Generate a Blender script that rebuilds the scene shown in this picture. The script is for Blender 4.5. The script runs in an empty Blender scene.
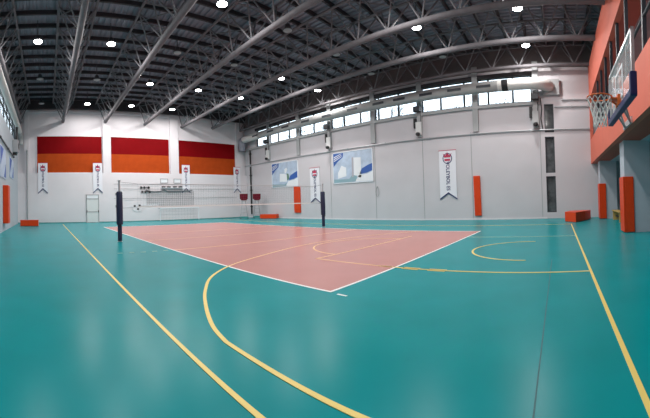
import bpy, bmesh, math, random
from mathutils import Vector, Matrix
random.seed(7)
S = bpy.context.scene
C = S.collection
PI = math.pi

# ------------------------------------------------------------------ camera (the photo is a stitched cylindrical panorama)
F, FV, V0 = 326.3, 298.3, 198.3            # px per radian, px per unit of height / distance, horizon row
cd = bpy.data.cameras.new('camera'); cam = bpy.data.objects.new('camera', cd); C.objects.link(cam)
cd.type = 'PANO'; cd.panorama_type = 'CENTRAL_CYLINDRICAL'
cd.central_cylindrical_range_u_min = -325 / F
cd.central_cylindrical_range_u_max = 325 / F
cd.central_cylindrical_range_v_min = (V0 - 418) / FV
cd.central_cylindrical_range_v_max = V0 / FV
cd.central_cylindrical_radius = 1.0
cd.clip_start = 0.05; cd.clip_end = 300
yaw, pitch, roll = 0.8525, 0.0129, -0.0288
fw = Vector((math.sin(yaw) * math.cos(pitch), math.cos(yaw) * math.cos(pitch), math.sin(pitch)))
rt = Vector((math.cos(yaw), -math.sin(yaw), 0)); up = rt.cross(fw)
r2 = math.cos(roll) * rt + math.sin(roll) * up; u2 = r2.cross(fw)
M = Matrix((r2, u2, -fw)).transposed().to_4x4()
M.translation = Vector((-3.748, -3.227, 1.4727))
cam.matrix_world = M
S.camera = cam

# ------------------------------------------------------------------ world, exposure
w = bpy.data.worlds.new('sky'); S.world = w; w.use_nodes = True
bg = w.node_tree.nodes['Background']
bg.inputs[0].default_value = (0.84, 0.92, 1.0, 1); bg.inputs[1].default_value = 4.5
S.view_settings.view_transform = 'Standard'; S.view_settings.look = 'None'
S.view_settings.gamma = 1; S.view_settings.exposure = -0.62
S.view_settings.use_curve_mapping = False
LAMP_W = 330.0

# ------------------------------------------------------------------ dimensions
XW, YW, XL, YN = 15.69, 24.61, -6.21, -9.0     # long wall, back wall, left wall, near wall
YB = -5.18
ZT = 11.45                                     # roof deck

# ------------------------------------------------------------------ materials
def mat(name, col, rough=.6, metal=0., bump=0., scale=8., var=0., emit=0., spec=.5, alpha=1., trans=0.):
    m = bpy.data.materials.new(name); m.use_nodes = True
    nt = m.node_tree; b = nt.nodes['Principled BSDF']
    b.inputs['Base Color'].default_value = (*col, 1)
    b.inputs['Roughness'].default_value = rough; b.inputs['Metallic'].default_value = metal
    b.inputs['Specular IOR Level'].default_value = spec
    b.inputs['Alpha'].default_value = alpha
    b.inputs['Transmission Weight'].default_value = trans
    if emit:
        b.inputs['Emission Color'].default_value = (*col, 1); b.inputs['Emission Strength'].default_value = emit
    if var or bump:
        tc = nt.nodes.new('ShaderNodeTexCoord'); n = nt.nodes.new('ShaderNodeTexNoise')
        n.inputs['Scale'].default_value = scale; n.inputs['Detail'].default_value = 5
        nt.links.new(tc.outputs['Object'], n.inputs['Vector'])
        if var:
            r = nt.nodes.new('ShaderNodeValToRGB')
            r.color_ramp.elements[0].position = .3; r.color_ramp.elements[1].position = .7
            r.color_ramp.elements[0].color = (*[c * (1 - var) for c in col], 1)
            r.color_ramp.elements[1].color = (*[min(1, c * (1 + var)) for c in col], 1)
            nt.links.new(n.outputs['Fac'], r.inputs['Fac']); nt.links.new(r.outputs['Color'], b.inputs['Base Color'])
        if bump:
            bp = nt.nodes.new('ShaderNodeBump'); bp.inputs['Strength'].default_value = bump; bp.inputs['Distance'].default_value = .02
            nt.links.new(n.outputs['Fac'], bp.inputs['Height']); nt.links.new(bp.outputs['Normal'], b.inputs['Normal'])
    return m

M_floor = mat('teal_vinyl', (0.0, .25, .275), .27, var=.06, scale=1.2, bump=.01, spec=.09)
M_court = mat('salmon_vinyl', (.49, .23, .21), .27, var=.04, scale=1.2, bump=.01, spec=.2)
M_white_line = mat('white_line_paint', (.85, .87, .85), .4)
M_yellow = mat('yellow_line_paint', (.80, .62, .17), .4)
M_peach = mat('pale_yellow_line_paint', (.80, .50, .24), .4)
M_pale = mat('pale_line_paint', (.40, .60, .45), .4)
M_seam = mat('vinyl_seam', (.0, .10, .12), .5)
M_wall = mat('grey_white_wall', (.60, .575, .605), .8, var=.03, scale=.6)
M_wallb = mat('white_wall', (.74, .705, .735), .8, var=.03, scale=.6)
M_wallbright = mat('pale_left_wall', (.44, .49, .54), .75, var=.03, scale=.6)
M_dark = mat('dark_steel_roof', (.075, .08, .095), .6, var=.15, scale=3)
M_deck = mat('corrugated_deck', (.25, .26, .31), .55, metal=.2, var=.1, scale=2)
M_clad = mat('dark_brown_cladding', (.15, .13, .13), .7, var=.1, scale=2)
M_purlin = mat('purlin_steel', (.035, .03, .035), .6)
M_chord = mat('chord_steel', (.17, .16, .172), .65, var=.1, scale=4, spec=.2)
M_web = mat('web_steel', (.19, .19, .205), .6, spec=.3)
M_black = mat('black', (.012, .012, .014), .5)
M_frame = mat('dark_window_frame', (.03, .035, .045), .5)
M_pil = mat('grey_steel_column', (.38, .39, .40), .6)
M_pipe = mat('galvanised_pipe', (.42, .43, .45), .45, metal=.3)
M_duct = mat('pale_duct', (.36, .36, .36), .5, var=.06, scale=3)
M_foil = mat('white_insulated_duct', (.68, .67, .65), .45, bump=.4, scale=10)
M_glass = mat('clear_glass', (.9, .97, 1), .02, trans=1., spec=.3)
M_dglass = mat('dark_glass', (.075, .08, .085), .08, var=.5, scale=2.5)  # mottled tone paints reflections into the slot window panes
M_red = mat('dark_red_panel', (.19, .0, .002), .6, var=.06, scale=2, spec=.08)
M_oran = mat('orange_panel', (.42, .058, .008), .6, var=.08, scale=2, spec=.08)
M_pad = mat('orange_pad_vinyl', (.70, .055, .008), .42, var=.05, scale=4, spec=.25)
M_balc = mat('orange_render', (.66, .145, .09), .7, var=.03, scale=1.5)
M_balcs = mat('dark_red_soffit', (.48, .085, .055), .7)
M_pink = mat('brownish_pink_panel', (.62, .44, .44), .7, var=.12, scale=2)
M_pillar = mat('blue_grey_pillar', (.44, .48, .54), .7, var=.03, scale=1.5)
M_fin = mat('slate_infill', (.28, .33, .37), .75, var=.03, scale=1.5)
M_navy = mat('navy_padding', (.012, .016, .055), .6)
M_silver = mat('silver_metal', (.60, .61, .63), .35, metal=.6)
M_blue = mat('dark_blue_padding', (.01, .02, .11), .4)
M_rim = mat('orange_rim', (.75, .14, .02), .4)
M_netw = mat('white_cord', (.80, .80, .78), .8)
M_netd = mat('dark_net_cord', (.16, .17, .18), .8)
M_acr = mat('clear_acrylic', (.9, .93, .95), .03, alpha=.22, spec=.6)
M_ban = mat('white_banner_cloth', (.80, .80, .86), .7)
M_navyink = mat('navy_ink', (.03, .035, .13), .7)
M_redink = mat('red_ink', (.50, .04, .10), .7)
M_pale_blue = mat('pale_blue_print', (.46, .56, .70), .5, var=.15, scale=2)
M_royal = mat('royal_blue_print', (.03, .11, .40), .5)
M_whiteprint = mat('white_print', (.80, .83, .87), .5)
M_greyprint = mat('grey_print', (.45, .43, .48), .5)
M_tealprint = mat('sea_green_print', (.26, .42, .48), .5)
M_greenprint = mat('green_print', (.12, .22, .16), .5)
M_door = mat('white_door', (.72, .73, .73), .5)
M_maroon = mat('maroon_padding', (.12, .003, .014), .7, spec=.15)
M_teal = mat('teal_base_paint', (.02, .25, .24), .5)
M_mat = mat('green_mat', (.08, .27, .26), .7)
M_wood = mat('yellow_wood', (.50, .33, .10), .5)
M_bark = mat('bark', (.16, .16, .17), .9)
M_lens = mat('lit_lens', (1, .98, .95), .3, emit=60)
M_lensoff = mat('unlit_lens', (.30, .32, .33), .3)
M_housing = mat('lamp_housing', (.05, .05, .055), .5)
M_outside = mat('grass_ground', (.12, .15, .10), .9, var=.2, scale=.3)

# ------------------------------------------------------------------ mesh builder
class MB:
    def __init__(s): s.bm = bmesh.new()
    def box(s, x0, x1, y0, y1, z0, z1, bev=0, rz=0, piv=None):
        mx = Matrix.Translation(((x0 + x1) / 2, (y0 + y1) / 2, (z0 + z1) / 2)) @ Matrix.Diagonal((abs(x1 - x0), abs(y1 - y0), abs(z1 - z0), 1))
        if bev:
            t = bmesh.new(); bmesh.ops.create_cube(t, size=1, matrix=mx)
            bmesh.ops.bevel(t, geom=t.edges[:], offset=bev, segments=2, affect='EDGES', profile=.6)
            me = bpy.data.meshes.new('t'); t.to_mesh(me); t.free(); s.bm.from_mesh(me); bpy.data.meshes.remove(me)
        else:
            bmesh.ops.create_cube(s.bm, size=1, matrix=mx)
        return s
    def tube(s, pts, r, n=8, caps=True, closed=False):
        pts = [Vector(p) for p in pts]; rr = r if isinstance(r, (list, tuple)) else [r] * len(pts)
        rings = []; N = len(pts)
        t0 = None
        for i, p in enumerate(pts):
            if closed: d = pts[(i + 1) % N] - pts[i - 1]
            else: d = pts[min(i + 1, N - 1)] - pts[max(i - 1, 0)]
            d.normalize()
            if t0 is None:
                a = Vector((0, 0, 1)) if abs(d.z) < .9 else Vector((1, 0, 0))
            else: a = t0
            u = (a - d * a.dot(d)).normalized(); v = d.cross(u); t0 = u
            rings.append([s.bm.verts.new(p + (u * math.cos(2 * PI * k / n) + v * math.sin(2 * PI * k / n)) * rr[i]) for k in range(n)])
        for i in range(N if closed else N - 1):
            A, B = rings[i], rings[(i + 1) % N]
            for k in range(n): s.bm.faces.new((A[k], A[(k + 1) % n], B[(k + 1) % n], B[k]))
        if caps and not closed:
            s.bm.faces.new(rings[0][::-1]); s.bm.faces.new(rings[-1])
        return s
    def bar(s, a, b, w, h=None):            # square bar
        a, b = Vector(a), Vector(b); h = h or w; d = (b - a).normalized()
        q = Vector((0, 0, 1)) if abs(d.z) < .95 else Vector((0, 1, 0))
        u = d.cross(q).normalized(); v = u.cross(d)
        vs = [s.bm.verts.new(p + u * (sx * w / 2) + v * (sz * h / 2)) for p in (a, b) for sx, sz in ((-1, -1), (1, -1), (1, 1), (-1, 1))]
        for f in ((0, 3, 2, 1), (4, 5, 6, 7), (0, 1, 5, 4), (1, 2, 6, 5), (2, 3, 7, 6), (3, 0, 4, 7)): s.bm.faces.new([vs[i] for i in f])
        return s
    def prism(s, poly, axis, a, b):         # poly of (u,v); axis x: (y,z), y: (x,z), z: (x,y)
        def P(u, v, t): return {'x': (t, u, v), 'y': (u, t, v), 'z': (u, v, t)}[axis]
        A = [s.bm.verts.new(P(u, v, a)) for u, v in poly]; B = [s.bm.verts.new(P(u, v, b)) for u, v in poly]; n = len(poly)
        s.bm.faces.new(A); s.bm.faces.new(B[::-1])
        for i in range(n): s.bm.faces.new((A[i], B[i], B[(i + 1) % n], A[(i + 1) % n]))
        return s
    def lathe(s, prof, cx=0, cy=0, n=20):
        rings = [[s.bm.verts.new((cx + r * math.cos(2 * PI * k / n), cy + r * math.sin(2 * PI * k / n), z)) for k in range(n)] for r, z in prof]
        for A, B in zip(rings, rings[1:]):
            for k in range(n): s.bm.faces.new((A[k], A[(k + 1) % n], B[(k + 1) % n], B[k]))
        s.bm.faces.new(rings[0][::-1]); s.bm.faces.new(rings[-1])
        return s
    def build(s, name, m, parent=None, smooth=False):
        bmesh.ops.recalc_face_normals(s.bm, faces=s.bm.faces[:])
        me = bpy.data.meshes.new(name); s.bm.to_mesh(me); s.bm.free()
        me.materials.append(m)
        if smooth:
            for p in me.polygons: p.use_smooth = True
            me.set_sharp_from_angle(angle=.7)
        o = bpy.data.objects.new(name, me); C.objects.link(o)
        if parent: o.parent = parent
        return o
def tag(o, label, cat, group=None):
    o['label'] = label; o['category'] = cat
    if group: o['group'] = group
    return o
def thing(name, label, cat, loc=(0, 0, 0), rz=0, group=None):
    o = bpy.data.objects.new(name, None); C.objects.link(o); o.empty_display_size = .1
    o.location = loc; o.rotation_euler = (0, 0, rz)
    return tag(o, label, cat, group)
def struct(mb, name, m, parent=None):
    o = mb.build(name, m, parent)
    if not parent: o['kind'] = 'structure'
    return o
def dup(root, loc, label=None, rz=None):
    r = root.copy(); C.objects.link(r); r.location = loc
    if rz is not None: r.rotation_euler = (0, 0, rz)
    if label: r['label'] = label
    for ch in list(root.children):
        c = ch.copy(); C.objects.link(c); c.parent = r
        for g in list(ch.children):
            d = g.copy(); C.objects.link(d); d.parent = c
    return r
def text_mesh(name, txt, size, m, parent, loc, rot, depth=.004):
    cu = bpy.data.curves.new('t', 'FONT'); cu.body = txt; cu.size = size; cu.extrude = depth
    cu.align_x = 'CENTER'; cu.align_y = 'CENTER'; cu.offset = size * .02
    t = bpy.data.objects.new('t', cu); C.objects.link(t)
    dg = bpy.context.evaluated_depsgraph_get(); me = bpy.data.meshes.new_from_object(t.evaluated_get(dg))
    bpy.data.objects.remove(t); bpy.data.curves.remove(cu)
    me.materials.clear(); me.materials.append(m)
    o = bpy.data.objects.new(name, me); C.objects.link(o); o.parent = parent; o.location = loc; o.rotation_euler = rot
    return o
# local frame of wall things: x to the right as seen, z up, y into the wall
R_LONG, R_BACK, R_LEFT, R_BALC = -PI / 2, 0, PI / 2, PI

# ================================================================== STRUCTURE
struct(MB().box(XL - .3, XW + .3, YN - .3, YW + .3, -.2, 0), 'floor', M_floor)
# long wall with window band and slot window cut out
ZS, ZH = 7.64, 9.38
m = MB(); a, b = XW, XW + .3
VY0, VY1 = -3.04, -2.48
m.box(a, b, VY1, YW + .3, 0, ZS); m.box(a, b, YN, VY0, 0, ZH)
m.box(a, b, VY0, VY1, 0, .40); m.box(a, b, VY0, VY1, 7.44, ZH)
m.box(a, b, VY0, VY1, 5.32, 5.60); m.box(a, b, VY0, VY1, 2.75, 2.97)
m.box(a, b, VY1, -1.88, ZS, ZH); m.box(a, b, 22.55, YW + .3, ZS, ZH)
m.box(a, b, YN, YW + .3, ZH, ZT + .3)
struct(m, 'wall_right', M_wall)
struct(MB().box(XW - .03, XW, YN, YW, 9.80, ZT), 'trim_60', M_clad)
# dark head beam above the windows, sill ledge below
struct(MB().box(XW - .10, XW, -1.88, 22.6, 9.36, 9.60), 'trim_1', M_purlin)
struct(MB().box(XW - .16, XW, -2.2, 24.4, 7.40, 7.60), 'trim_2', M_pil)
# back wall
struct(MB().box(XL - .3, XW, YW, YW + .3, 0, ZT + .3), 'wall_back', M_wallb)
struct(MB().box(XL, XW, YW - .22, YW, 0, 4.66), 'wall_back', M_wallb)
for i, (x0, x1) in enumerate(((-5.62, -5.22), (1.12, 1.80), (7.34, 8.16), (14.55, 15.30))):
    struct(MB().box(x0, x1, YW - .22, YW, 4.66, 10.6), 'trim_%d' % (3 + i), M_wallb)
struct(MB().box(XL, XW, YW - .35, YW, 10.65, ZT), 'trim_7', M_purlin)
struct(MB().box(XL, XW, YW - .10, YW, 10.35, 10.5), 'trim_8', M_wallb)
struct(MB().box(XL - .3, XL, YN, YW, 0, 7.2).box(XL - .3, XL, YN, YW, 9.0, ZT + .3).box(XL - .3, XL, YN, 3, 7.2, 9.0).box(XL - .3, XL, 23.0, YW, 7.2, 9.0), 'wall_left', M_wallbright)
struct(MB().box(XL, XW, YN - .3, YN, 0, ZT + .3), 'wall_near', M_wall)
# long wall steel columns (pilasters)
PIL = (20.54, 16.52, 13.03, 9.03, 5.42, 1.69, -2.0)
n = 9
for y in PIL:
    struct(MB().box(XW - .14, XW, y - .17, y + .17, 5.9, 10.2), 'trim_%d' % n, M_pil); n += 1
# panel joints in the long wall
for y in (13.10, 9.0, 5.32, 2.05, -2.2):
    struct(MB().box(XW - .012, XW, y - .02, y + .02, 0, 5.9), 'trim_%d' % n, M_pil); n += 1
struct(MB().box(XW - .02, XW, VY1, YW, 0, .10), 'baseboard_right', M_wallb)
struct(MB().box(XL, XW, YW - .24, YW - .22, 0, .08), 'baseboard_back', M_mat)
YL = YW - .22

# window bays
edges = [22.5] + list(PIL[:-1]) + [-1.9]
mull = {0: [22.46 - .0], 1: [19.27, 17.8], 2: [14.81], 3: [11.67, 10.18], 4: [8.62, 7.03], 5: [3.98, 2.42], 6: [.88, -.63]}
for i in range(7):
    y1, y0 = edges[i] - (.12 if i else 0), edges[i + 1] + .12
    o = bpy.data.objects.new('window_%d' % (i + 1), None); C.objects.link(o); o['kind'] = 'structure'
    f = MB(); x0, x1 = XW + .08, XW + .16
    for z in (ZS + .03, ZH - .03): f.box(x0, x1, y0, y1, z - .035, z + .035)
    f.box(x0, x1, y0, y1, 8.66, 8.74)
    for y in [y0 + .03, y1 - .03] + [v for v in mull[i] if y0 < v < y1]: f.box(x0, x1, y - .055, y + .055, ZS, ZH)
    f.build('window_frame', M_frame, o)
    MB().box(XW + .115, XW + .125, y0, y1, ZS + .02, ZH - .02).build('window_pane', M_glass, o)
for j, (z0, z1) in enumerate(((5.60, 7.44), (2.97, 5.32), (.40, 2.75))):
    o = bpy.data.objects.new('window_%d' % (8 + j), None); C.objects.link(o); o['kind'] = 'structure'
    f = MB(); x0, x1 = XW + .02, XW + .12
    for z in (z0 + .03, z1 - .03): f.box(x0, x1, VY0, VY1, z - .03, z + .03)
    for y in (VY0 + .03, VY1 - .03): f.box(x0, x1, y - .03, y + .03, z0, z1)
    f.build('window_frame', M_frame, o)
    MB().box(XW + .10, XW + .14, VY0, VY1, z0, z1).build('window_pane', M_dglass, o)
# left wall window band
o = bpy.data.objects.new('window_11', None); C.objects.link(o); o['kind'] = 'structure'
f = MB()
for z in (7.24, 8.1, 8.96): f.box(XL - .16, XL - .08, 3, 23, z - .04, z + .04)
yy = 3.0
while yy < 23.1: f.box(XL - .16, XL - .08, yy - .05, yy + .05, 7.2, 9.0); yy += 1.66
f.build('window_frame', M_frame, o)
MB().box(XL - .125, XL - .115, 3, 23, 7.2, 9.0).build('window_pane', M_glass, o)

# roof deck, corrugated, ridges running with the trusses
m = MB(); x = XL; P = .30; vs = []
while x < XW + .3:
    for dx, dz in ((0, 0), (.11, 0), (.15, .07), (.26, .07)): vs.append((x + dx, ZT + dz))
    x += P
A = [m.bm.verts.new((u, YN - .3, v)) for u, v in vs]; B = [m.bm.verts.new((u, YW + .3, v)) for u, v in vs]
for i in range(len(vs) - 1): m.bm.faces.new((A[i], A[i + 1], B[i + 1], B[i]))
m.box(XL - .3, XW + .3, YN - .3, YW + .3, ZT + .1, ZT + .2)
struct(m, 'ceiling', M_deck)
# purlins
y = 23.7; first = None; num = 0
UNI = ['', 'first', 'second', 'third', 'fourth', 'fifth', 'sixth', 'seventh', 'eighth', 'ninth', 'tenth', 'eleventh', 'twelfth', 'thirteenth', 'fourteenth', 'fifteenth', 'sixteenth', 'seventeenth', 'eighteenth', 'nineteenth', 'twentieth'] + ['twenty-' + q for q in ('first', 'second', 'third', 'fourth', 'fifth', 'sixth', 'seventh', 'eighth', 'ninth')] + ['thirtieth', 'thirty-first']
while y > -8.5:
    num += 1
    if first is None:
        first = MB().box(XL, XW, -.05, .05, ZT - .22, ZT - .005).build('roof_purlin', M_purlin)
        tag(first, 'dark steel purlin under the corrugated roof deck, first from the back wall', 'purlin', 'roof purlins under the corrugated deck')
        first.location.y = y
    else:
        c = first.copy(); C.objects.link(c); c.location.y = y; c['label'] = 'dark steel purlin under the corrugated roof deck, %s from the back wall' % UNI[num]
    y -= 1.10

# outside ground
o = MB().box(-60, 90, -60, 90, -.6, -.35).build('ground', M_outside); o['kind'] = 'structure'

# ================================================================== ROOF TRUSSES
ORD = ['first', 'second', 'third', 'fourth', 'fifth', 'sixth', 'seventh']
TR = ((-5.95, 9.5), (-2.30, 9.5), (1.35, 9.5), (5.0, 9.5), (8.6, 9.5), (11.9, 9.7), (15.05, 9.7))
Y0, Y1, BAY = YN + .4, YW - .05, 1.6
for k, (x, z) in enumerate(TR):
    hw = .83 if k < 6 else .5
    zt = 11.15; nb = int((Y1 - Y0) / BAY)
    t = thing('roof_truss', ('dark triangular steel roof truss, %s from the left wall' % ORD[k]) if k not in (0, 6) else
              ('dark steel roof truss against the left wall' if k == 0 else 'slim dark steel roof truss right above the long window wall'), 'roof truss', (x, 0, 0), 0, 'roof trusses along the hall')
    MB().tube([(0, Y0, z), (0, Y1, z)], .145 if k < 6 else .10, 12).build('bottom_chord', M_chord, t, True)
    for s in (-1, 1):
        xx = s * hw if not (k == 0 and s < 0) else -.2
        if k == 6 and s > 0: xx = .5
        MB().tube([(xx, Y0, zt), (xx, Y1, zt)], .065, 8).build('top_chord', M_chord, t, True)
        m = MB()
        for j in range(nb + 1):
            y = Y1 - .1 - j * BAY
            m.tube([(0, y, z), (xx, y - BAY / 2, zt)], .036, 6); m.tube([(xx, y - BAY / 2, zt), (0, y - BAY, z)], .036, 6)
        m.build('web_bracing', M_web, t)
    m = MB()
    for j in range(nb + 1):
        y = Y1 - .1 - j * BAY
        xl = -hw if k else -.2; xr = hw
        m.tube([(xl, y, zt), (xr, y, zt)], .035, 6); m.tube([(xl, y, zt), (xr, y - BAY, zt)], .03, 6)
    m.build('top_lacing', M_web, t)

# ================================================================== LAMPS
LX = (-4.1, -.5, 3.05, 6.6, 10.2, 13.7); LY = (21.9, 17.05, 12.4, 7.8, 3.0, -1.7)
lit = {(0, 2), (1, 2), (2, 3), (1, 0), (2, 1), (2, 0), (3, 1), (3, 0), (4, 2), (5, 2), (4, 1), (4, 4), (4, 5), (5, 5),
       (0, 4), (2, 5), (1, 5), (3, 4)}
unlit = {(0, 1), (1, 1), (2, 2), (3, 3), (3, 2), (4, 3), (5, 3), (5, 4), (0, 0)}
LZ = 10.3
hm = MB().lathe([(.06, .32), (.12, .30), (.15, .14), (.22, .05), (.24, .0), (.20, .0)], n=20)
ld = bpy.data.lights.new('lamp_light', 'AREA'); ld.shape = 'DISK'; ld.size = .42; ld.energy = LAMP_W; ld.color = (1, .97, .94)
seen = {}
def place_lamp(i, j, on):
    side = 'by the left wall' if i == 0 else ('by the windows' if i == 5 else '%s from the left' % ORD[i])
    lab = '%s high bay lamp, %s back, in the bay %s' % ('glowing' if on else 'unlit', ORD[j] + ' from the', side)
    key = on
    if key not in seen:
        t = thing('high_bay_lamp', lab, 'ceiling lamp', (LX[i], LY[j], LZ), 0, 'high bay lamps under the roof')
        MB().tube([(0, 0, .3), (0, 0, ZT - LZ + .02)], .02, 6).build('stem', M_housing, t)
        MB().lathe([(.06, .32), (.12, .30), (.15, .14), (.22, .05), (.25, .0), (.22, .0)], n=20).build('housing', M_housing, t, True)
        MB().lathe([(.205, .004), (.205, -.012), (.12, -.03), (.03, -.035)], n=20).build('lens', M_lens if on else M_lensoff, t, True)
        seen[key] = t
    else:
        t = dup(seen[key], (LX[i], LY[j], LZ), lab)
    return t
for on, ss in ((True, lit), (False, unlit)):
    for i, j in sorted(ss): place_lamp(i, j, on)
for i, j in sorted(lit):
    l = bpy.data.objects.new('lamp_light', ld); C.objects.link(l); l.location = (LX[i], LY[j], LZ - .06)

# ================================================================== FLOOR MARKINGS
def marking(name, m, label, parts, z=.002, cat='floor marking', group=None):
    """parts: list of polygons in floor plan, laid as a thin coat of paint"""
    b = MB()
    for poly in parts: b.prism(poly, 'z', .0005, z)
    return tag(b.build(name, m), label, cat, group)
def rect(x0, x1, y0, y1): return [(x0, y0), (x1, y0), (x1, y1), (x0, y1)]
def arc(cx, cy, r, a0, a1, w=.05, n=48):
    out = []
    for k in range(n):
        p, q = a0 + (a1 - a0) * k / n, a0 + (a1 - a0) * (k + 1) / n
        out.append([(cx + (r - w / 2) * math.cos(p), cy + (r - w / 2) * math.sin(p)), (cx + (r + w / 2) * math.cos(p), cy + (r + w / 2) * math.sin(p)),
                    (cx + (r + w / 2) * math.cos(q), cy + (r + w / 2) * math.sin(q)), (cx + (r - w / 2) * math.cos(q), cy + (r - w / 2) * math.sin(q))])
    return out
marking('court_surface', M_court, 'salmon pink volleyball court surface set in the teal floor', [rect(0, 9, 0, 18)], .002, 'court')
marking('court_sideline', M_white_line, 'white volleyball sideline on the left edge of the pink court', [rect(-.05, .0, -.05, 18.05)], .004)
marking('court_sideline', M_white_line, 'white volleyball sideline on the far edge of the pink court, towards the window wall', [rect(9, 9.05, -.05, 18.05)], .004)
marking('court_end_line', M_white_line, 'white volleyball end line on the near edge of the pink court', [rect(-.05, 9.05, -.05, .0)], .005)
marking('court_end_line', M_white_line, 'white volleyball end line on the far edge of the pink court, by the back wall', [rect(-.05, 9.05, 18, 18.05)], .005)
marking('attack_line', M_peach, 'pale attack line across the pink court nearer than the net', [rect(0, 9, 5.95, 6.0)], .004)
marking('attack_line', M_peach, 'pale attack line across the pink court beyond the net', [rect(0, 9, 12, 12.05)], .004)
marking('centre_line', M_peach, 'pale centre line across the pink court right under the net', [rect(0, 9, 8.98, 9.02)], .004)
for k in range(5):
    marking('attack_line_dash', M_pale, 'short pale dash on the teal floor beside the pink court, %s from the court edge' % ('first', 'second', 'third', 'fourth', 'fifth')[k], [rect(-.35 - .35 * k, -.20 - .35 * k, 5.95, 6.0)], .004, group='dashes of the attack line')
marking('service_tick', M_white_line, 'short white tick just outside the near corner of the pink court', [rect(-.085, -.045, -.36, -.19)], .004)
marking('basketball_sideline', M_yellow, 'long yellow line on the left, running from the back wall towards the camera', [rect(-2.535, -2.49, -3.76, 22.3)], .006)
marking('basketball_sideline', M_yellow, 'faint yellow line on the teal strip between pink court and window wall', [rect(11.5, 11.56, -3.7, 22.3)], .006)
marking('basketball_baseline', M_yellow, 'long yellow line on the right, running from the orange block towards the camera', [rect(-2.52, 11.56, -3.76, -3.715)], .007)
CURVE = [(-2.095, -.46), (-2.00, -.02), (-1.74, .63), (-1.36, 1.37), (-.78, 2.20), (.12, 2.93), (1.38, 3.50), (3.0, 4.02), (4.5, 4.2), (6.2, 4.0), (7.6, 3.45), (9.0, 2.5)]
def band(pts, w, sub=8):
    P = []
    for i in range(len(pts) - 1):
        p0, p1, p2, p3 = (Vector(pts[max(i - 1, 0)]), Vector(pts[i]), Vector(pts[i + 1]), Vector(pts[min(i + 2, len(pts) - 1)]))
        for q in range(sub):
            t = q / sub
            P.append(.5 * ((2 * p1) + (p2 - p0) * t + (2 * p0 - 5 * p1 + 4 * p2 - p3) * t * t + (3 * p1 - p0 - 3 * p2 + p3) * t ** 3))
    P.append(Vector(pts[-1])); out = []
    for i in range(len(P) - 1):
        def nn(k):
            d = (P[min(k + 1, len(P) - 1)] - P[max(k - 1, 0)]).normalized(); return Vector((-d.y, d.x)) * w / 2
        a, b = nn(i), nn(i + 1)
        out.append([tuple(P[i] - a), tuple(P[i] + a), tuple(P[i + 1] + b), tuple(P[i + 1] - b)])
    return out
full = band(CURVE, .05)
marking('three_point_line', M_yellow, 'curved yellow three point line on the teal floor turning into the pink court', [rect(-2.12, -2.07, -3.715, -.46)] + [p for p in full if p[0][0] < 0], .006)
marking('three_point_line', M_peach, 'pale curved three point line where it crosses the pink court', [p for p in full if p[0][0] >= 0], .005)
marking('lane_line', M_yellow, 'yellow free throw lane line, crossing the teal floor from the baseline', [rect(1.95, 2.0, -3.71, 0)] + [rect(1.90, 2.05, y, y + .35) for y in (-1.1, -.55)][:2], .006)
marking('lane_line', M_peach, 'pale free throw lane line inside the pink court, near corner', [rect(1.95, 2.0, 0, 2.1), rect(1.92, 2.03, 0.05, .3)], .005)
marking('lane_line', M_pale, 'faint pale far lane line on the teal floor beyond the semicircle', [rect(7.05, 7.1, -3.71, 0)], .006)
marking('free_throw_line', M_peach, 'pale free throw line in the near part of the pink court', [rect(1.95, 7.1, 2.08, 2.13)], .005)
marking('free_throw_arc', M_peach, 'pale half circle behind the free throw line on the pink court', arc(4.5, 2.1, 1.8, 0, PI, .05, 40), .0055)
marking('no_charge_semicircle', M_yellow, 'small pale yellow semicircle on the teal floor right of the pink court', arc(4.5, -2.40, 1.42, -.05, PI + .05, .05, 40), .006)
marking('floor_seam', M_seam, 'thin dark seam in the teal vinyl running away from the camera', [rect(-3.2, 3.2, -3.03, -3.018)], .0015)

# ================================================================== VOLLEYBALL NET
def net_post(x, y, label):
    t = thing('net_post', label, 'net post', (x, y, 0), 0, 'volleyball net posts')
    MB().lathe([(.10, 0), (.10, .015), (.07, .02)], n=20).build('floor_plate', M_silver, t, True)
    MB().lathe([(.04, .02), (.04, 2.55), (.03, 2.56)], n=14).build('pole', M_silver, t, True)
    MB().lathe([(.045, .03), (.085, .035), (.085, .68), (.06, .70)], n=18).build('lower_pad', M_navy, t, True)
    MB().lathe([(.06, .69), (.125, .72), (.13, 1.3), (.12, 2.06), (.10, 2.10), (.05, 2.11)], n=18).build('upper_pad', M_navy, t, True)
    MB().box(-.03, .03, -.13, -.05, .62, .76, .01).build('winch', M_black, t)
    MB().lathe([(.05, 2.50), (.055, 2.52), (.055, 2.58), (.03, 2.59)], n=14).build('pulley_cap', M_silver, t, True)
net_post(-.98, 9.02, 'navy padded volleyball net post left of the pink court')
net_post(9.62, 8.62, 'navy padded volleyball net post by the window wall side of the court')
t = thing('volleyball_net', 'thin volleyball net with white bottom tape strung across the pink court', 'net', (0, 9, 0))
m = MB(); x = -.25
while x < 9.26: m.bar((x, 0, 1.47), (x, 0, 2.40), .0022); x += .12
z = 1.50
while z < 2.40: m.bar((-.25, 0, z), (9.25, 0, z), .0022); z += .12
m.build('mesh', M_netd, t)
MB().box(-.25, 9.25, -.004, .004, 2.40, 2.43).build('top_tape', mat('pale_grey_tape', (.50, .51, .53), .7), t)  # top tape coloured greyer than the bottom tape
MB().box(-.25, 9.25, -.004, .004, 1.42, 1.47).build('bottom_tape', M_netw, t)
MB().tube([(-.94, .02, 2.5), (-.25, 0, 2.43)], .006, 6).build('top_cable', M_netd, t); MB().tube([(9.25, 0, 2.43), (9.58, -.34, 2.5)], .006, 6).build('top_cable', M_netd, t)
MB().tube([(-.86, .02, 1.40), (-.25, 0, 1.44)], .006, 6).build('bottom_cord', M_netd, t); MB().tube([(9.25, 0, 1.44), (9.53, -.30, 1.40)], .006, 6).build('bottom_cord', M_netd, t)

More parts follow.
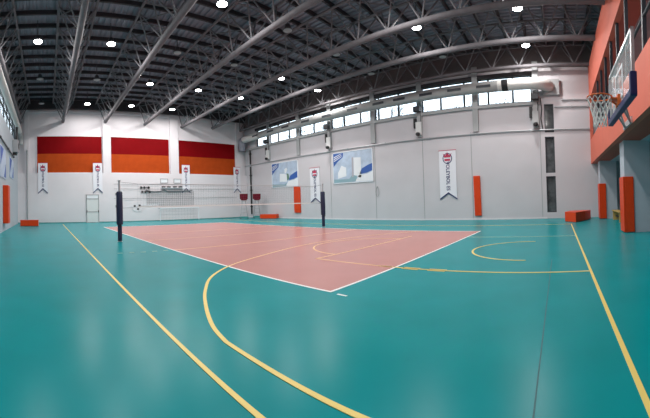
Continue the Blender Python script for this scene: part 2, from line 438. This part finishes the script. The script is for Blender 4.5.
# ================================================================== BACK WALL
def wall_panel(x0, x1, label):
    t = thing('coloured_wall_panel', label, 'wall panel', ((x0 + x1) / 2, YW, 4.71), 0, 'red and orange panels on the back wall')
    h = (x1 - x0) / 2
    for nm, z0, z1, mm in (('upper_panel', 1.77, 3.41, M_red), ('lower_panel', 0, 1.77, M_oran)):
        MB().box(-h, h, -.04, 0, z0, z1).build(nm, mm, t)
    f = MB()
    for a_, b_, z0, z1 in ((-h - .05, -h, -.05, 3.46), (h, h + .05, -.05, 3.46), (-h - .05, h + .05, 3.41, 3.46), (-h - .05, h + .05, -.05, 0)):
        f.box(a_, b_, -.06, 0, z0, z1)
    f.build('edge_frame', M_wallb, t)
wall_panel(-4.55, 1.05, 'wide red over orange wall panel on the back wall, left one')
wall_panel(1.86, 7.26, 'wide red over orange wall panel on the back wall, middle one')
wall_panel(8.24, 14.45, 'wide red over orange wall panel on the back wall, right one by the corner')

def banner(loc, rz, wd, ht, label, group='hanging white club banners'):
    t = thing('hanging_banner', label, 'banner', loc, rz, group)
    h = wd / 2
    MB().prism([(-h, 0), (h, 0), (h, -ht), (0, -ht + .42), (-h, -ht)], 'y', -.05, -.035).build('cloth', M_ban, t)
    MB().tube([(-h - .03, -.045, .01), (h + .03, -.045, .01)], .022, 8).build('top_rod', M_redink, t)
    MB().prism([(-h - .01, -ht), (-h - .01, -ht - .10), (0, -ht + .32), (h + .01, -ht - .10), (h + .01, -ht), (0, -ht + .42)], 'y', -.058, -.033).build('hem', M_navyink, t)
    # round crest with a crown
    m = MB(); m.tube([(.40 * h * 1.3 * math.cos(q * PI / 10), -.055, -.55 + .62 * h * math.sin(q * PI / 10)) for q in range(20)], .024, 6, closed=True)
    m.build('crest_ring', M_navyink, t)
    m = MB()
    m.prism([(-.36 * h, -.48), (.36 * h, -.48), (.52 * h, -.20), (.22 * h, -.34), (0, -.12), (-.22 * h, -.34), (-.52 * h, -.20)], 'y', -.062, -.05)
    m.box(-.34 * h, .34 * h, -.062, -.05, -.72, -.58)
    m.build('crest_crown', M_redink, t)
    text_mesh('lettering', 'VOLEYBOL ES', wd * .29, M_navyink, t, (0, -.052, -(1.0 + (ht - 1.6)) / 2 - .42), (PI / 2, PI / 2, 0), .004)
    return t
banner((XW, 3.62, 4.80), R_LONG, 1.12, 3.30, 'large white banner with crest on the window wall, right one beside the orange pad')
banner((XW, 14.76, 4.55), R_LONG, 1.05, 3.05, 'white crest banner on the window wall between the two blue posters')
for (x, lab) in ((-4.07, 'white crest banner on the back wall, at the left end of the left panel'), (.62, 'white crest banner on the back wall, above the white door'),
                 (8.83, 'white crest banner on the back wall, at the left end of the right panel'), (14.5, 'white crest banner on the back wall next to the room corner')):
    banner((x, YL, 5.58), R_BACK, .80, 2.75, lab)

# door
o = bpy.data.objects.new('door_1', None); C.objects.link(o); o['kind'] = 'structure'; o.location = (.14, YL, 0)
MB().box(-.55, -.48, -.06, 0, 0, 2.62).box(.48, .55, -.06, 0, 0, 2.62).box(-.55, .55, -.06, 0, 2.18, 2.26).box(-.55, .55, -.06, 0, 2.55, 2.62).build('door_frame', M_pil, o)
d = MB().box(-.48, .48, -.04, 0, .03, 2.18).build('door_leaf', M_door, o)
MB().box(-.40, .40, -.07, -.04, 1.0, 1.05).build('push_bar', M_pil, d)
for a_ in (-.52, .46): MB().box(a_, a_ + .06, -.09, -.06, .95, 1.15).build('door_hinge', M_black, d)
MB().box(-.48, .48, -.05, 0, 2.26, 2.55).build('transom', M_whiteprint, o)
for z in (1.5, 2.65):
    t = thing('wall_switch', 'small dark box on the white back wall, %s of two right of the door' % ('lower' if z < 2 else 'upper'), 'wall box', (2.2, YL, z))
    MB().box(-.07, .07, -.05, 0, -.12, .12, .01).build('cover', M_pil, t); MB().box(-.03, .03, -.065, -.05, -.06, .06).build('switch', M_black, t)

# stored sports gear on the back wall: net frame with mesh, brackets, board
t = thing('wall_goal_frame', 'grey goal frame with square netting against the back wall under the middle panel', 'goal', (0, YL, 0))
MB().tube([(6.05, -.5, .02), (6.05, -.5, 1.24), (9.85, -.5, 1.24), (9.85, -.5, .02)], .035, 8).build('front_frame', M_whiteprint, t)
MB().tube([(6.05, -.5, 1.24), (6.05, -.06, 1.24), (9.85, -.06, 1.24), (9.85, -.5, 1.24)], .02, 8).build('rear_frame', M_pipe, t)
m = MB(); x = 6.2
while x < 9.8: m.bar((x, -.06, .03), (x, -.06, 1.24), .008); x += .3
for z in (.3, .6, .9): m.bar((6.05, -.06, z), (9.85, -.06, z), .008)
m.build('netting', M_pil, t)
t = thing('climbing_net', 'fine dark square net hung on the back wall under the middle panel', 'net', (0, YL, 0))
m = MB(); k = 0; x = 5.0
while x < 9.6:
    top = 2.95 if x > 5.9 else 2.95 - (5.9 - x) * .1
    m.bar((x, -.04, 1.40 if x > 6 else 1.6), (x, -.04, top), .016); x += .19
for k in range(9):
    m.bar((5.0 if k > 1 else 6.1, -.04, 1.42 + .19 * k), (9.6, -.04, 1.42 + .19 * k), .013)
m.build('mesh', M_netd, t)
pts = [(4.9 + .25 * q, -.10, 3.02 - .16 * math.sin(PI * min(1, q / 7)) - (.12 if q > 7 else 0) + .10 * (q > 13) * (q - 13) / 5) for q in range(19)]
MB().tube(pts, .05, 8).build('gathered_edge', M_netd, t)
t = thing('stretched_wire', 'thin wires stretched across the back wall above the dark square net', 'wire', (0, YL, 0))
for z in (3.55, 3.1, 2.2):
    MB().tube([(2.0, -.06, z + .05), (7, -.06, z), (14.4, -.06, z + .05)], .012, 6).build('wire', M_netd, t)
def rack(x, z, label):
    t = thing('wall_bracket', label, 'bracket', (x, YL, z), 0, 'brackets and clips on the back wall')
    MB().box(-.45, .45, -.05, 0, -.04, .04).build('rail', M_netd, t)
    for dx in (-.4, -.1, .3): MB().box(dx - .06, dx + .06, -.14, -.03, -.12, .09, .01).build('clip', M_black, t)
rack(4.85, 3.28, 'dark clip rail on the back wall, upper one of two left of the net')
rack(4.95, 2.86, 'dark clip rail on the back wall, lower one of two left of the net')
t = thing('storage_shelf', 'small dark shelf with rolled nets high on the back wall under the middle panel', 'shelf', (7.4, YL, 3.30))
MB().box(-1.05, 1.05, -.25, 0, -.10, -.05).build('shelf_board', M_whiteprint, t)
for dx in (-.85, -.35, .25, .8): MB().tube([(dx - .17, -.14, .02), (dx + .17, -.14, .02 + .03 * (dx > 0))], .075, 8).build('rolled_net', M_black, t, True)
for x, lab in ((6.65, 'left'), (7.95, 'right')):
    t = thing('wall_target_frame', 'thin square frame on the back wall above the rolled nets, %s of two' % lab, 'frame', (x, YL, 3.72))
    f = MB()
    for a_, b_, c_, e_ in ((-.36, .36, .40, .44), (-.36, .36, 0, .04), (-.36, -.32, 0, .44), (.32, .36, 0, .44)): f.box(a_, b_, -.05, 0, c_, e_)
    f.build('frame', M_pil, t); MB().box(-.32, .32, -.02, 0, .04, .40).build('board', M_whiteprint, t)
t = thing('round_target_board', 'round white board with dark marks on the back wall near the left net post', 'board', (4.1, YL, 1.45))
MB().prism([(.5 * math.cos(q * PI / 16), .5 * math.sin(q * PI / 16)) for q in range(32)], 'y', -.04, -.0).build('disc', M_wallb, t)
for dx, dz in ((-.25, .05), (.2, .1), (.05, -.25)): MB().box(dx - .09, dx + .09, -.055, -.04, dz - .08, dz + .08, .01).build('mark', M_black, t)
for x, lab in ((6.75, 'left'), (9.1, 'right'), (13.0, 'far right')):
    tag(MB().box(x - .65, x + .65, YW - .75, YW - .27, 0, .09, .02).build('floor_mat', M_mat), 'flat green mat lying at the foot of the back wall, %s one' % lab, 'mat')

# ================================================================== FOAM BLOCKS AND PADS
def block(loc, rz, L, D, H, label):
    t = thing('foam_block', label, 'foam block', loc, rz, 'orange foam blocks on the floor')
    MB().box(-L / 2, L / 2, -D / 2, D / 2, 0.02, H - .05, .025).build('body', M_pad, t)
    MB().box(-L / 2 - .01, L / 2 + .01, -D / 2 - .01, D / 2 + .01, H - .06, H, .02).build('lid', M_pad, t)
    MB().box(-L / 2 + .04, L / 2 - .04, -D / 2 + .04, D / 2 - .04, 0, .025).build('sole', M_black, t)
block((-5.02, 20.45, 0), 0, 1.30, .55, .48, 'low orange foam block by the back wall in the left corner')
block((14.83, 19.72, 0), math.radians(-62), 1.60, .60, .42, 'low orange foam block at the far corner by the umpire stands')
# right block with a kinked front
t = thing('foam_block', 'orange foam block with angled front, by the window wall near the pillars', 'foam block', (12.30, -4.0, 0), 0, 'orange foam blocks on the floor')
poly = [(0, 0), (.78, .52), (2.0, .2), (2.25, -.95), (1.1, -.55)]
MB().prism(poly, 'z', .02, .50).build('body', M_pad, t)
MB().prism([(u * 1.01 - .01, v * 1.01) for u, v in poly], 'z', .50, .54).build('lid', M_pad, t)
MB().prism([(.04 + u * .96, v * .96) for u, v in poly], 'z', 0, .02).build('sole', M_black, t)

def wall_pad(loc, rz, wd, ht, tilt, label, dp=.12, group='orange safety pads on the walls'):
    t = thing('safety_pad', label, 'safety pad', loc, rz, group)
    p = MB().box(-wd / 2, wd / 2, -dp, 0, 0, ht, .03).build('cushion', M_pad, t); p.rotation_euler = (0, tilt, 0)
    q = MB().box(-wd / 2 - .005, wd / 2 + .005, -dp - .004, -dp + .03, ht * .5 - .03, ht * .5 + .03).build('strap', M_pad, t); q.rotation_euler = (0, tilt, 0)
    return t
wall_pad((XW, 1.72, .27), R_LONG, .42, 2.68, -.012, 'tall orange safety pad on the window wall, right of the large banner')
wall_pad((XW, 16.85, .55), R_LONG, .74, 2.46, 0, 'orange safety pad on the window wall below the left blue poster')
wall_pad((XL, 15.3, .50), R_LEFT, .8, 2.35, 0, 'orange safety pad on the left wall', .32)

# ================================================================== POSTERS
def poster(yc, z0, wd, ht, kind, label):
    t = thing('wall_poster', label, 'poster', (XW, yc, z0), R_LONG, 'blue and white posters on the window wall')
    h = wd / 2
    MB().box(-h, h, -.04, 0, 0, ht).build('backing', M_pale_blue, t)
    f = MB()
    for a_, b_, c_, e_ in ((-h - .03, h + .03, -.03, .03), (-h - .03, h + .03, ht - .03, ht + .03), (-h - .03, -h + .03, -.03, ht + .03), (h - .03, h + .03, -.03, ht + .03)): f.box(a_, b_, -.06, -.0, c_, e_)
    f.build('frame', M_whiteprint, t)
    y0, y1 = -.046, -.04
    MB().prism([(-h + .03, ht - .06), (-h + 1.0, ht - .06), (-h + .95, ht - .42), (-h + .45, ht - .75), (-h + .03, ht - 1.15)], 'y', y0, y1).build('corner_flash', M_royal, t)
    w_ = MB()
    for q in range(3): w_.prism([(-h + .10, ht - .72 + .16 * q), (-h + .85 - .02 * q, ht - .38 + .12 * q), (-h + .85, ht - .33 + .12 * q), (-h + .10, ht - .64 + .16 * q)], 'y', y0 - .006, y0)
    w_.build('white_strokes', M_whiteprint, t)
    MB().prism([(h - 1.15, .62), (h - .95, 1.05), (h - .45, 1.28), (h - .03, 1.42), (h - .03, .85), (h - .5, .70)], 'y', y0, y1).build('side_flash', M_royal, t)
    MB().prism([(h - 1.55, .10), (h - 1.2, .55), (h - .5, .62), (h - .03, .78), (h - .03, .05), (h - 1.5, .05)], 'y', y0, y1).build('white_swoosh', M_whiteprint, t)
    if kind == 'tower':
        MB().prism([(-.55, .55), (-.55, 1.25), (-1.0, 1.45), (-1.35, .85), (-1.35, .4)], 'y', y0, y1).build('pale_block', M_whiteprint, t)
        MB().prism([(-.02, .45), (-.02, 2.0), (.12, 2.05), (.12, .45)], 'y', y0 - .004, y1).build('dark_tower', M_greyprint, t)
        MB().prism([(.14, .5), (.14, 2.0), (.8, 1.95), (.8, .35)], 'y', y0, y1).build('pale_tower', M_whiteprint, t)
        MB().prism([(-h + .05, .05), (-h + .05, .35), (-.3, .30), (0, .62), (.45, .50), (.3, .1), (.1, .05)], 'y', y0 - .002, y1).build('sea', M_tealprint, t)
    else:
        MB().prism([(.02, 1.75), (.30, 1.85), (.40, 1.7), (.25, 1.35), (.05, 1.30)], 'y', y0, y1).build('head_shape', M_whiteprint, t)
        MB().prism([(-.65, .55), (-.60, 1.35), (0, 1.30), (.35, 1.15), (.30, .50)], 'y', y0, y1).build('body_shape', M_whiteprint, t)
        MB().prism([(.38, .60), (.30, 1.30), (.55, 1.25), (.65, .75)], 'y', y0, y1).build('green_shape', M_greenprint, t)
        MB().prism([(-h + .05, .05), (-h + .05, .35), (0, .25), (.30, .42), (.2, .05)], 'y', y0 - .002, y1).build('sea', M_tealprint, t)
poster(18.45, 3.05, 3.45, 2.44, 'figure', 'blue and white framed poster on the window wall above the orange pad')
poster(10.98, 3.0, 3.60, 2.55, 'tower', 'large blue and white framed poster of pale towers on the window wall, right one')
t = thing('wall_hook_cord', 'looped pale cord hanging on the window wall right of the tower poster', 'cord', (XW, 8.86, 2.15), R_LONG)
MB().tube([(.12 * math.cos(q * PI / 8), -.04, .35 * math.sin(q * PI / 8)) for q in range(16)], .018, 6, closed=True).build('loop', M_pil, t)
MB().box(-.04, .04, -.05, 0, .33, .42).build('hook', M_pil, t)

# left wall posters
for y, z0, ht, lab in ((14.9, 3.3, 1.9, 'blue and white poster on the left wall, nearer one'), (19.3, 3.7, 1.5, 'blue and white poster on the left wall, by the grey wall unit')):
    t = thing('wall_poster', lab, 'poster', (XL, y, z0), R_LEFT, 'posters on the left wall')
    MB().box(-1.2, 1.2, -.04, 0, 0, ht).build('backing', M_pale_blue, t)
    MB().prism([(-1.1, ht - .1), (.1, ht - .1), (-1.1, ht - 1.2)], 'y', -.05, -.04).build('corner_flash', M_royal, t)
    MB().prism([(1.1, .1), (.3, .1), (1.1, 1.0)], 'y', -.05, -.04).build('side_flash', M_royal, t)

# ================================================================== DUCTS, PIPES, CABLES
t = thing('air_duct', 'long pale ventilation duct running in front of the window band', 'duct', (XW, 0, 8.52))
MB().tube([(-.80, -1.3, 0), (-.80, 23.4, 0)], .34, 20).build('straight_run', M_duct, t, True)
MB().tube([(-.80, .1, 0), (-.80, -1.9, 0)], .345, 20).build('insulated_sleeve', M_foil, t, True)
pts = [(-.80 + 1.0 * (1 - math.cos(q * PI / 16)), -1.85 - 1.0 * math.sin(q * PI / 16), 0) for q in range(9)]
MB().tube(pts, .36, 20).build('elbow', M_foil, t, True)
MB().box(-.22, 0, -3.42, -2.42, -.55, .45).build('wall_box', M_pil, t)
MB().tube([(-.8, -.15, 0), (-.8, -.50, 0)], .36, 20).build('black_collar', M_black, t, True)
for y in (21.2, 18.96, 16.97, 14.6, 12.4, 10.03, 7.9, 6.34, 4.5, 2.67, .9):
    MB().box(-1.16, -1.10, y - .42, y + .42, -.12, .03).build('vent_grille', M_frame, t)
MB().tube([(-.8, 21.0, 0), (-.8, 23.5, 0)], .35, 20).build('insulated_end', M_foil, t, True)
pts = [(-.8, 23.45 + .45 * math.sin(q * PI / 12), -.5 * (1 - math.cos(q * PI / 12))) for q in range(7)] + [(-.8, 23.9, -1.2)]
MB().tube(pts, .38, 20).build('drop_elbow', M_deck, t, True)
t = thing('air_duct', 'pale ventilation duct running high along the left wall', 'duct', (XL, 0, 8.15))
MB().tube([(.34, 4, 0), (.34, 22.8, 0)], .20, 20).build('straight_run', M_foil, t, True)
MB().tube([(.34, 22.7, 0), (.34, 23.3, -.12), (.34, 23.6, -.5), (.34, 23.6, -1.0)], .21, 20).build('drop_elbow', M_duct, t, True)

def pipe(pts, r, m, label, name='wall_pipe', fit=None):
    t = thing(name, label, 'pipe')
    MB().tube(pts, r, 8).build('pipe_run', m, t, True)
    p, q = Vector(pts[0]), Vector(pts[-1]); L = (q - p).length; k = max(2, int(L / 3.0)); d = (q - p).normalized()
    into = fit or Vector((1, 0, 0))
    for i in range(k + 1):
        c = p + d * (.1 + (L - .2) * i / k); MB().bar(c - d * .03, c + d * .03, r * 2.6, r * 2.6).bar(c, c + into * (r + .02), .03).build('clamp', m, t)
pipe([(XW - .07, YW - .1, 5.76), (XW - .07, YB + .02, 5.76)], .045, M_pipe, 'grey pipe running level along the whole window wall below the windows')
pipe([(XW - .07, -3.5, 7.66), (XW - .07, YB + .02, 7.66)], .04, M_pipe, 'upper of two short grey pipes right of the duct elbow')
pipe([(XW - .07, -3.1, 7.22), (XW - .07, YB + .02, 7.22)], .04, M_pipe, 'lower of two short grey pipes right of the duct elbow')
pipe([(XL + .08, 3, 5.5), (XL + .08, 20.5, 5.5)], .05, M_frame, 'dark pipe running along the left wall', fit=Vector((-1, 0, 0)))
pipe([(-5.39, YL - .06, .05), (-5.39, YL - .06, 6.8)], .05, M_pil, 'thin grey pipe rising in the back left corner above the foam block', fit=Vector((0, 1, 0)))
t = thing('downpipe', 'black vertical downpipe near the far right corner of the hall', 'pipe')
MB().tube([(XW - .12, 23.45, .35), (XW - .12, 23.45, 5.6)], .075, 10).build('pipe_run', M_black, t, True)
MB().tube([(XW - .12, 23.45, 5.85), (XW - .12, 23.45, 7.4)], .075, 10).build('upper_pipe_run', M_black, t, True)
for z in (1.2, 3.0, 4.6, 7.0): MB().box(XW - .22, XW, 23.35, 23.55, z - .04, z + .04).build('clamp', M_black, t)

# equipment on the steel columns
WHERE = {20.54: 'the column nearest the back corner', 13.03: 'the column above the gap between the posters', 5.45: 'the column left of the large banner', -1.98: 'the column by the duct elbow'}
for y in (20.54, 13.03, 5.45, -1.98):
    wlab = WHERE[y]
    t = thing('loudspeaker', 'black box loudspeaker on ' + wlab, 'loudspeaker', (XW - .14, y, 7.78), R_LONG, 'black loudspeakers on the window wall')
    MB().box(-.22, .22, -.42, -.10, -.16, .22, .02).build('cabinet', M_black, t)
    MB().box(-.19, .19, -.435, -.42, -.13, .19).build('grille', M_frame, t)
    MB().box(-.05, .05, -.10, 0, -.05, .05).build('bracket', M_pil, t)
    t = thing('slim_speaker_bar', 'slim upright black bar beside ' + wlab, 'speaker', (XW, y + .28, 6.55), R_LONG, 'slim black bars on the window wall')
    MB().box(-.09, .09, -.22, -.05, 0, .72, .02).build('bar', M_black, t)
    for c_ in (.1, .5): MB().box(-.04, .04, -.05, 0, c_, c_ + .1).build('bracket', M_pil, t)
    t = thing('wall_control_box', 'pale junction box with a black dome on ' + wlab, 'junction box', (XW - .14, y, 6.0), R_LONG, 'junction boxes on the window wall')
    MB().box(-.19, .19, -.14, 0, .05, .95, .01).build('box', M_door if y > 0 else M_pil, t)
    MB().lathe([(.03, .20), (.12, .17), (.15, .08), (.12, -.02), (.05, -.06)], 0, -.24, 14).build('dome', M_black, t, True)
    MB().tube([(.12, -.06, .95), (.15, -.03, 1.3), (.12, -.02, 1.55)], .02, 6).build('cable', M_black, t)
o = tag(MB().tube([(.0, -.16, 1.9), (.06, -.08, 1.2), (.0, -.05, .6), (.1, -.03, -.1)], .03, 6).build('cable', M_black), 'black cable dropping from the loudspeaker by the duct elbow', 'cable')
o.location = (XW, -2.28, 5.9); o.rotation_euler = (0, 0, R_LONG)
# left wall unit
t = thing('wall_heater', 'grey wall unit with black trim on the left wall below the duct', 'wall unit', (XL, 20.6, 5.7), R_LEFT)
MB().box(-.3, .3, -.42, 0, .2, 1.2, .03).build('casing', M_pipe, t)
MB().box(-.22, .22, -.44, -.42, .5, .9).build('grille', M_frame, t)
MB().box(-.2, .2, -.3, -.0, 0, .2).build('base_bracket', M_black, t)
MB().tube([(0, -.25, 1.2), (0, -.28, 1.9), (0, -.3, 2.25)], .10, 10).build('spigot', M_black, t, True)

# ================================================================== UMPIRE STANDS
def stand(x, y, rz, label):
    t = thing('umpire_stand', label, 'umpire stand', (x, y, 0), rz, 'umpire stands in the far corner')
    t.scale = (.86, .86, 1.1)
    for sx in (-1, 1):
        for sy in (-1, 1):
            MB().tube([(sx * .36, sy * .42, .18), (sx * .16, sy * .14, 1.62)], .03, 8).build('leg', M_pipe, t)
    MB().box(-.42, .42, -.50, -.38, .08, .20, .01).box(-.42, .42, .38, .50, .08, .20, .01).box(-.42, -.34, -.4, .4, .10, .18).box(.34, .42, -.4, .4, .10, .18).build('base', M_teal, t)
    m = MB()
    for sx in (-1, 1):
        for sy in (-1, 1): MB().tube([(sx * .38 - .03, sy * .45, .05), (sx * .38 + .03, sy * .45, .05)], .05, 10).build('wheel', M_black, t)
    MB().box(-.28, .28, -.25, .25, 1.60, 1.66).build('platform', M_pipe, t)
    MB().prism([(-.26, 1.68), (.26, 1.68), (.40, 1.82), (.42, 2.28), (-.42, 2.28), (-.40, 1.82)], 'y', -.30, -.16).build('front_pad', M_maroon, t)
    for a_, b_ in ((-.42, -.34), (.34, .42)): MB().box(a_, b_, -.18, .2, 1.82, 2.26, .02).build('side_pad', M_maroon, t)
    m = MB()
    for z in (.55, .9, 1.25): MB().tube([(-.32 + .1 * z / 1.3, -.40 + .19 * z, z), (.32 - .1 * z / 1.3, -.40 + .19 * z, z)], .018, 6).build('ladder_rung', M_pipe, t)
stand(13.3, 21.5, -.55, 'maroon padded umpire stand in the far corner, left one of two')
stand(14.75, 21.45, -.55, 'maroon padded umpire stand in the far corner, right one next to the foam block')

# ================================================================== BALCONY SIDE
YB = -5.18
BALC = t = thing('balcony', 'orange rendered spectator balcony along the right side of the hall', 'balcony')
MB().box(XL, XW, YB - .18, YB, 3.49, 5.0).build('parapet', M_balc, t)
MB().box(XL, XW, YB - .20, YB, 7.62, 9.79).build('upper_fascia', M_balc, t)
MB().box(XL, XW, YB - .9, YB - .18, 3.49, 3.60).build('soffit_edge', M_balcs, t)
MB().box(XL, XW, YN, YB - .9, 3.49, 3.75).build('slab', M_pillar, t)
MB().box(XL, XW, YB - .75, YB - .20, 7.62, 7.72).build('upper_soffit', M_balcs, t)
MB().box(XW - .14, XW, YB - .18, YB, 5.0, 7.62).build('end_strip', M_balc, t)
o = MB().box(XL, XW, YN, YN + .05, 3.75, 9.8)
for k in range(16): o.box(XL + 1.4 * k, XL + 1.4 * k + .06, YN + .05, YN + .09, 3.75, 9.8)
for z in (5.1, 6.6, 8.1): o.box(XL, XW, YN + .05, YN + .08, z, z + .05)
o.build('gallery_back_panel', M_pink, BALC)
MB().box(XL, XW, YN + .1, YB - .2, 9.4, 9.55).build('gallery_ceiling', M_pink, BALC)
for x in (12.4, 11.0, 9.6, 8.2, 6.9, 5.5, 3.62, 1.6, -.4):
    MB().box(x - .05, x + .05, YB - .17, YB - .07, 5.0, 7.62).build('post', M_frame, BALC)
MB().tube([(XL, YB - .12, 5.93), (5.4, YB - .12, 5.98)], .045, 8).build('handrail', M_frame, BALC)
# pillars
for x, lab in ((14.0, 'blue grey pillar'), (7.3, 'near'), (.6, 'out')):
    if x < 1: continue
    i = {14.0: 1, 7.3: 2}[x]
    struct(MB().box(x, x + .75, -6.40, YB - .30, 0, 3.49), 'trim_%d' % (n), M_pillar); n += 1
    struct(MB().box(x + .25, x + .5, YN, -6.40, 0, 3.49), 'trim_%d' % (n), M_fin); n += 1
    t = thing('pillar_pad', 'tall orange corner pad wrapped on the %s blue grey pillar' % ('far' if i == 1 else 'near'), 'safety pad', (x, YB - .30, 0), 0, 'orange pillar pads')
    MB().box(-.07, .62, 0, .07, .03, 2.12, .015).build('front_cushion', M_pad, t)
    MB().box(-.07, 0, -.30, .0, .03, 2.12, .015).build('side_cushion', M_pad, t)
t = thing('wooden_bench', 'low yellow wooden bench standing between the two padded pillars', 'bench', (11.2, -6.15, 0))
MB().box(0, 2.2, -.17, .17, .50, .56, .01).build('seat', M_wood, t)
for x in (.2, 2.0):
    MB().box(x - .04, x + .04, -.15, .15, 0, .50).build('leg', M_wood, t)
MB().box(.2, 2.0, -.02, .02, .20, .28).build('stretcher', M_frame, t)
MB().box(.0, 2.2, -.21, -.17, .40, .56).build('apron', M_frame, t)

# ================================================================== BASKETBALL HOOP
t = thing('basketball_hoop', 'basketball hoop with clear board and white net, mounted on the orange balcony', 'basketball hoop', (1.20, -4.195, 2.88))
W, H = .92, .90
MB().box(-W, W, -.015, .0, 0, H).build('backboard', M_acr, t)
f = MB()
for a_, b_, c_, e_ in ((-W, W, H - .05, H), (-W, -W + .05, 0, H), (W - .05, W, 0, H), (-W, W, 0, .05)): f.box(a_, b_, -.03, .012, c_, e_)
f.build('board_frame', M_silver, t)
f = MB()
for a_, b_, c_, e_ in ((-.30, .30, .62, .67), (-.30, -.25, .2, .62), (.25, .30, .2, .62), (-.30, .30, .17, .22)): f.box(a_, b_, .001, .006, c_, e_)
f.build('target_square', M_whiteprint, t)
MB().box(-W - .02, W + .02, -.05, .045, -.06, .05, .015).box(-W - .03, -W + .04, -.05, .045, -.05, .28, .015).box(W - .04, W + .03, -.05, .045, -.05, .28, .015).build('edge_padding', M_blue, t)
r = .19; yc = .12 + r
MB().tube([(r * math.cos(q * PI / 16), yc + r * math.sin(q * PI / 16), .21) for q in range(32)], .012, 8, closed=True).build('rim', M_rim, t, True)
MB().box(-.11, .11, 0, .05, .06, .24, .01).prism([(-.10, .05), (.10, .05), (.10, .16), (.0, .19), (-.10, .16)], 'z', .165, .185).tube([(0, .03, .08), (0, .16, .17)], .015, 6).build('rim_bracket', M_rim, t)
m = MB(); NS = 12; rows = [(.185, .20), (.175, .13), (.15, .05), (.125, -.04), (.105, -.12), (.095, -.2), (.10, -.27)]
for i in range(len(rows) - 1):
    (ra, za), (rb, zb) = rows[i], rows[i + 1]
    for k in range(NS):
        a0 = 2 * PI * (k + .5 * (i % 2)) / NS
        for s in (-.5, .5):
            a1 = a0 + s * 2 * PI / NS
            m.tube([(ra * math.cos(a0), yc + ra * math.sin(a0), za), (rb * math.cos(a1), yc + rb * math.sin(a1), zb)], .0065, 5)
m.build('net', M_netw, t)
m = MB()
for sx, ex in ((.25, 3.5), (.75, 4.2)):
    m.tube([(sx, -.03, .55), (ex, -.96, .66)], .03, 8)
    m.tube([(sx, -.05, .05), (sx, -.05, .90)], .025, 8)
    m.tube([(sx, -.03, .25), (ex, -.96, .64)], .022, 8)
m.tube([(.25, -.05, .85), (.75, -.05, .85)], .025, 8); m.tube([(.25, -.05, .2), (.75, -.05, .2)], .025, 8)
m.build('mounting_arms', M_silver, t)
MB().box(3.35, 4.4, -1.04, -.94, .62, .80).build('wall_plate', M_silver, t)

# ================================================================== BARE TREES OUTSIDE THE WINDOWS
def tree(x, y, h, label, seed):
    random.seed(seed)
    t = thing('bare_tree', label, 'tree', (x, y, -.35), 0, 'bare trees outside the windows')
    MB().tube([(0, 0, 0), (.1, .05, h * .3), (0, -.1, h * .5)], [.25, .2, .15], 8).build('trunk', M_bark, t)
    m = MB()
    def br(p, d, L, r, dep):
        q = p + d * L
        m.tube([p, (p + q) / 2 + Vector((random.uniform(-.1, .1), random.uniform(-.1, .1), 0)) * L * .3, q], [r, r * .8, r * .6], 4)
        if dep:
            for _ in range(3):
                e = (d + Vector((random.uniform(-.8, .8), random.uniform(-.8, .8), random.uniform(-.15, .6)))).normalized()
                br(q if random.random() < .6 else (p + q) / 2, e, L * .68, r * .6, dep - 1)
    for k in range(5):
        a = 2 * PI * k / 5
        br(Vector((0, 0, h * (.32 + .04 * k))), Vector((math.cos(a) * .7, math.sin(a) * .7, .8)).normalized(), h * .22, .09, 4)
    m.build('branches', M_bark, t)
for i, (x, y, h) in enumerate(((29, 8.5, 15), (27, 13.5, 14.5), (30, 19, 16), (28, 26, 15), (31, 4, 15))):
    tree(x, y, h, 'bare winter tree seen through the high windows, %s from the right' % ORD[[1, 2, 3, 4, 0][i]], i + 3)
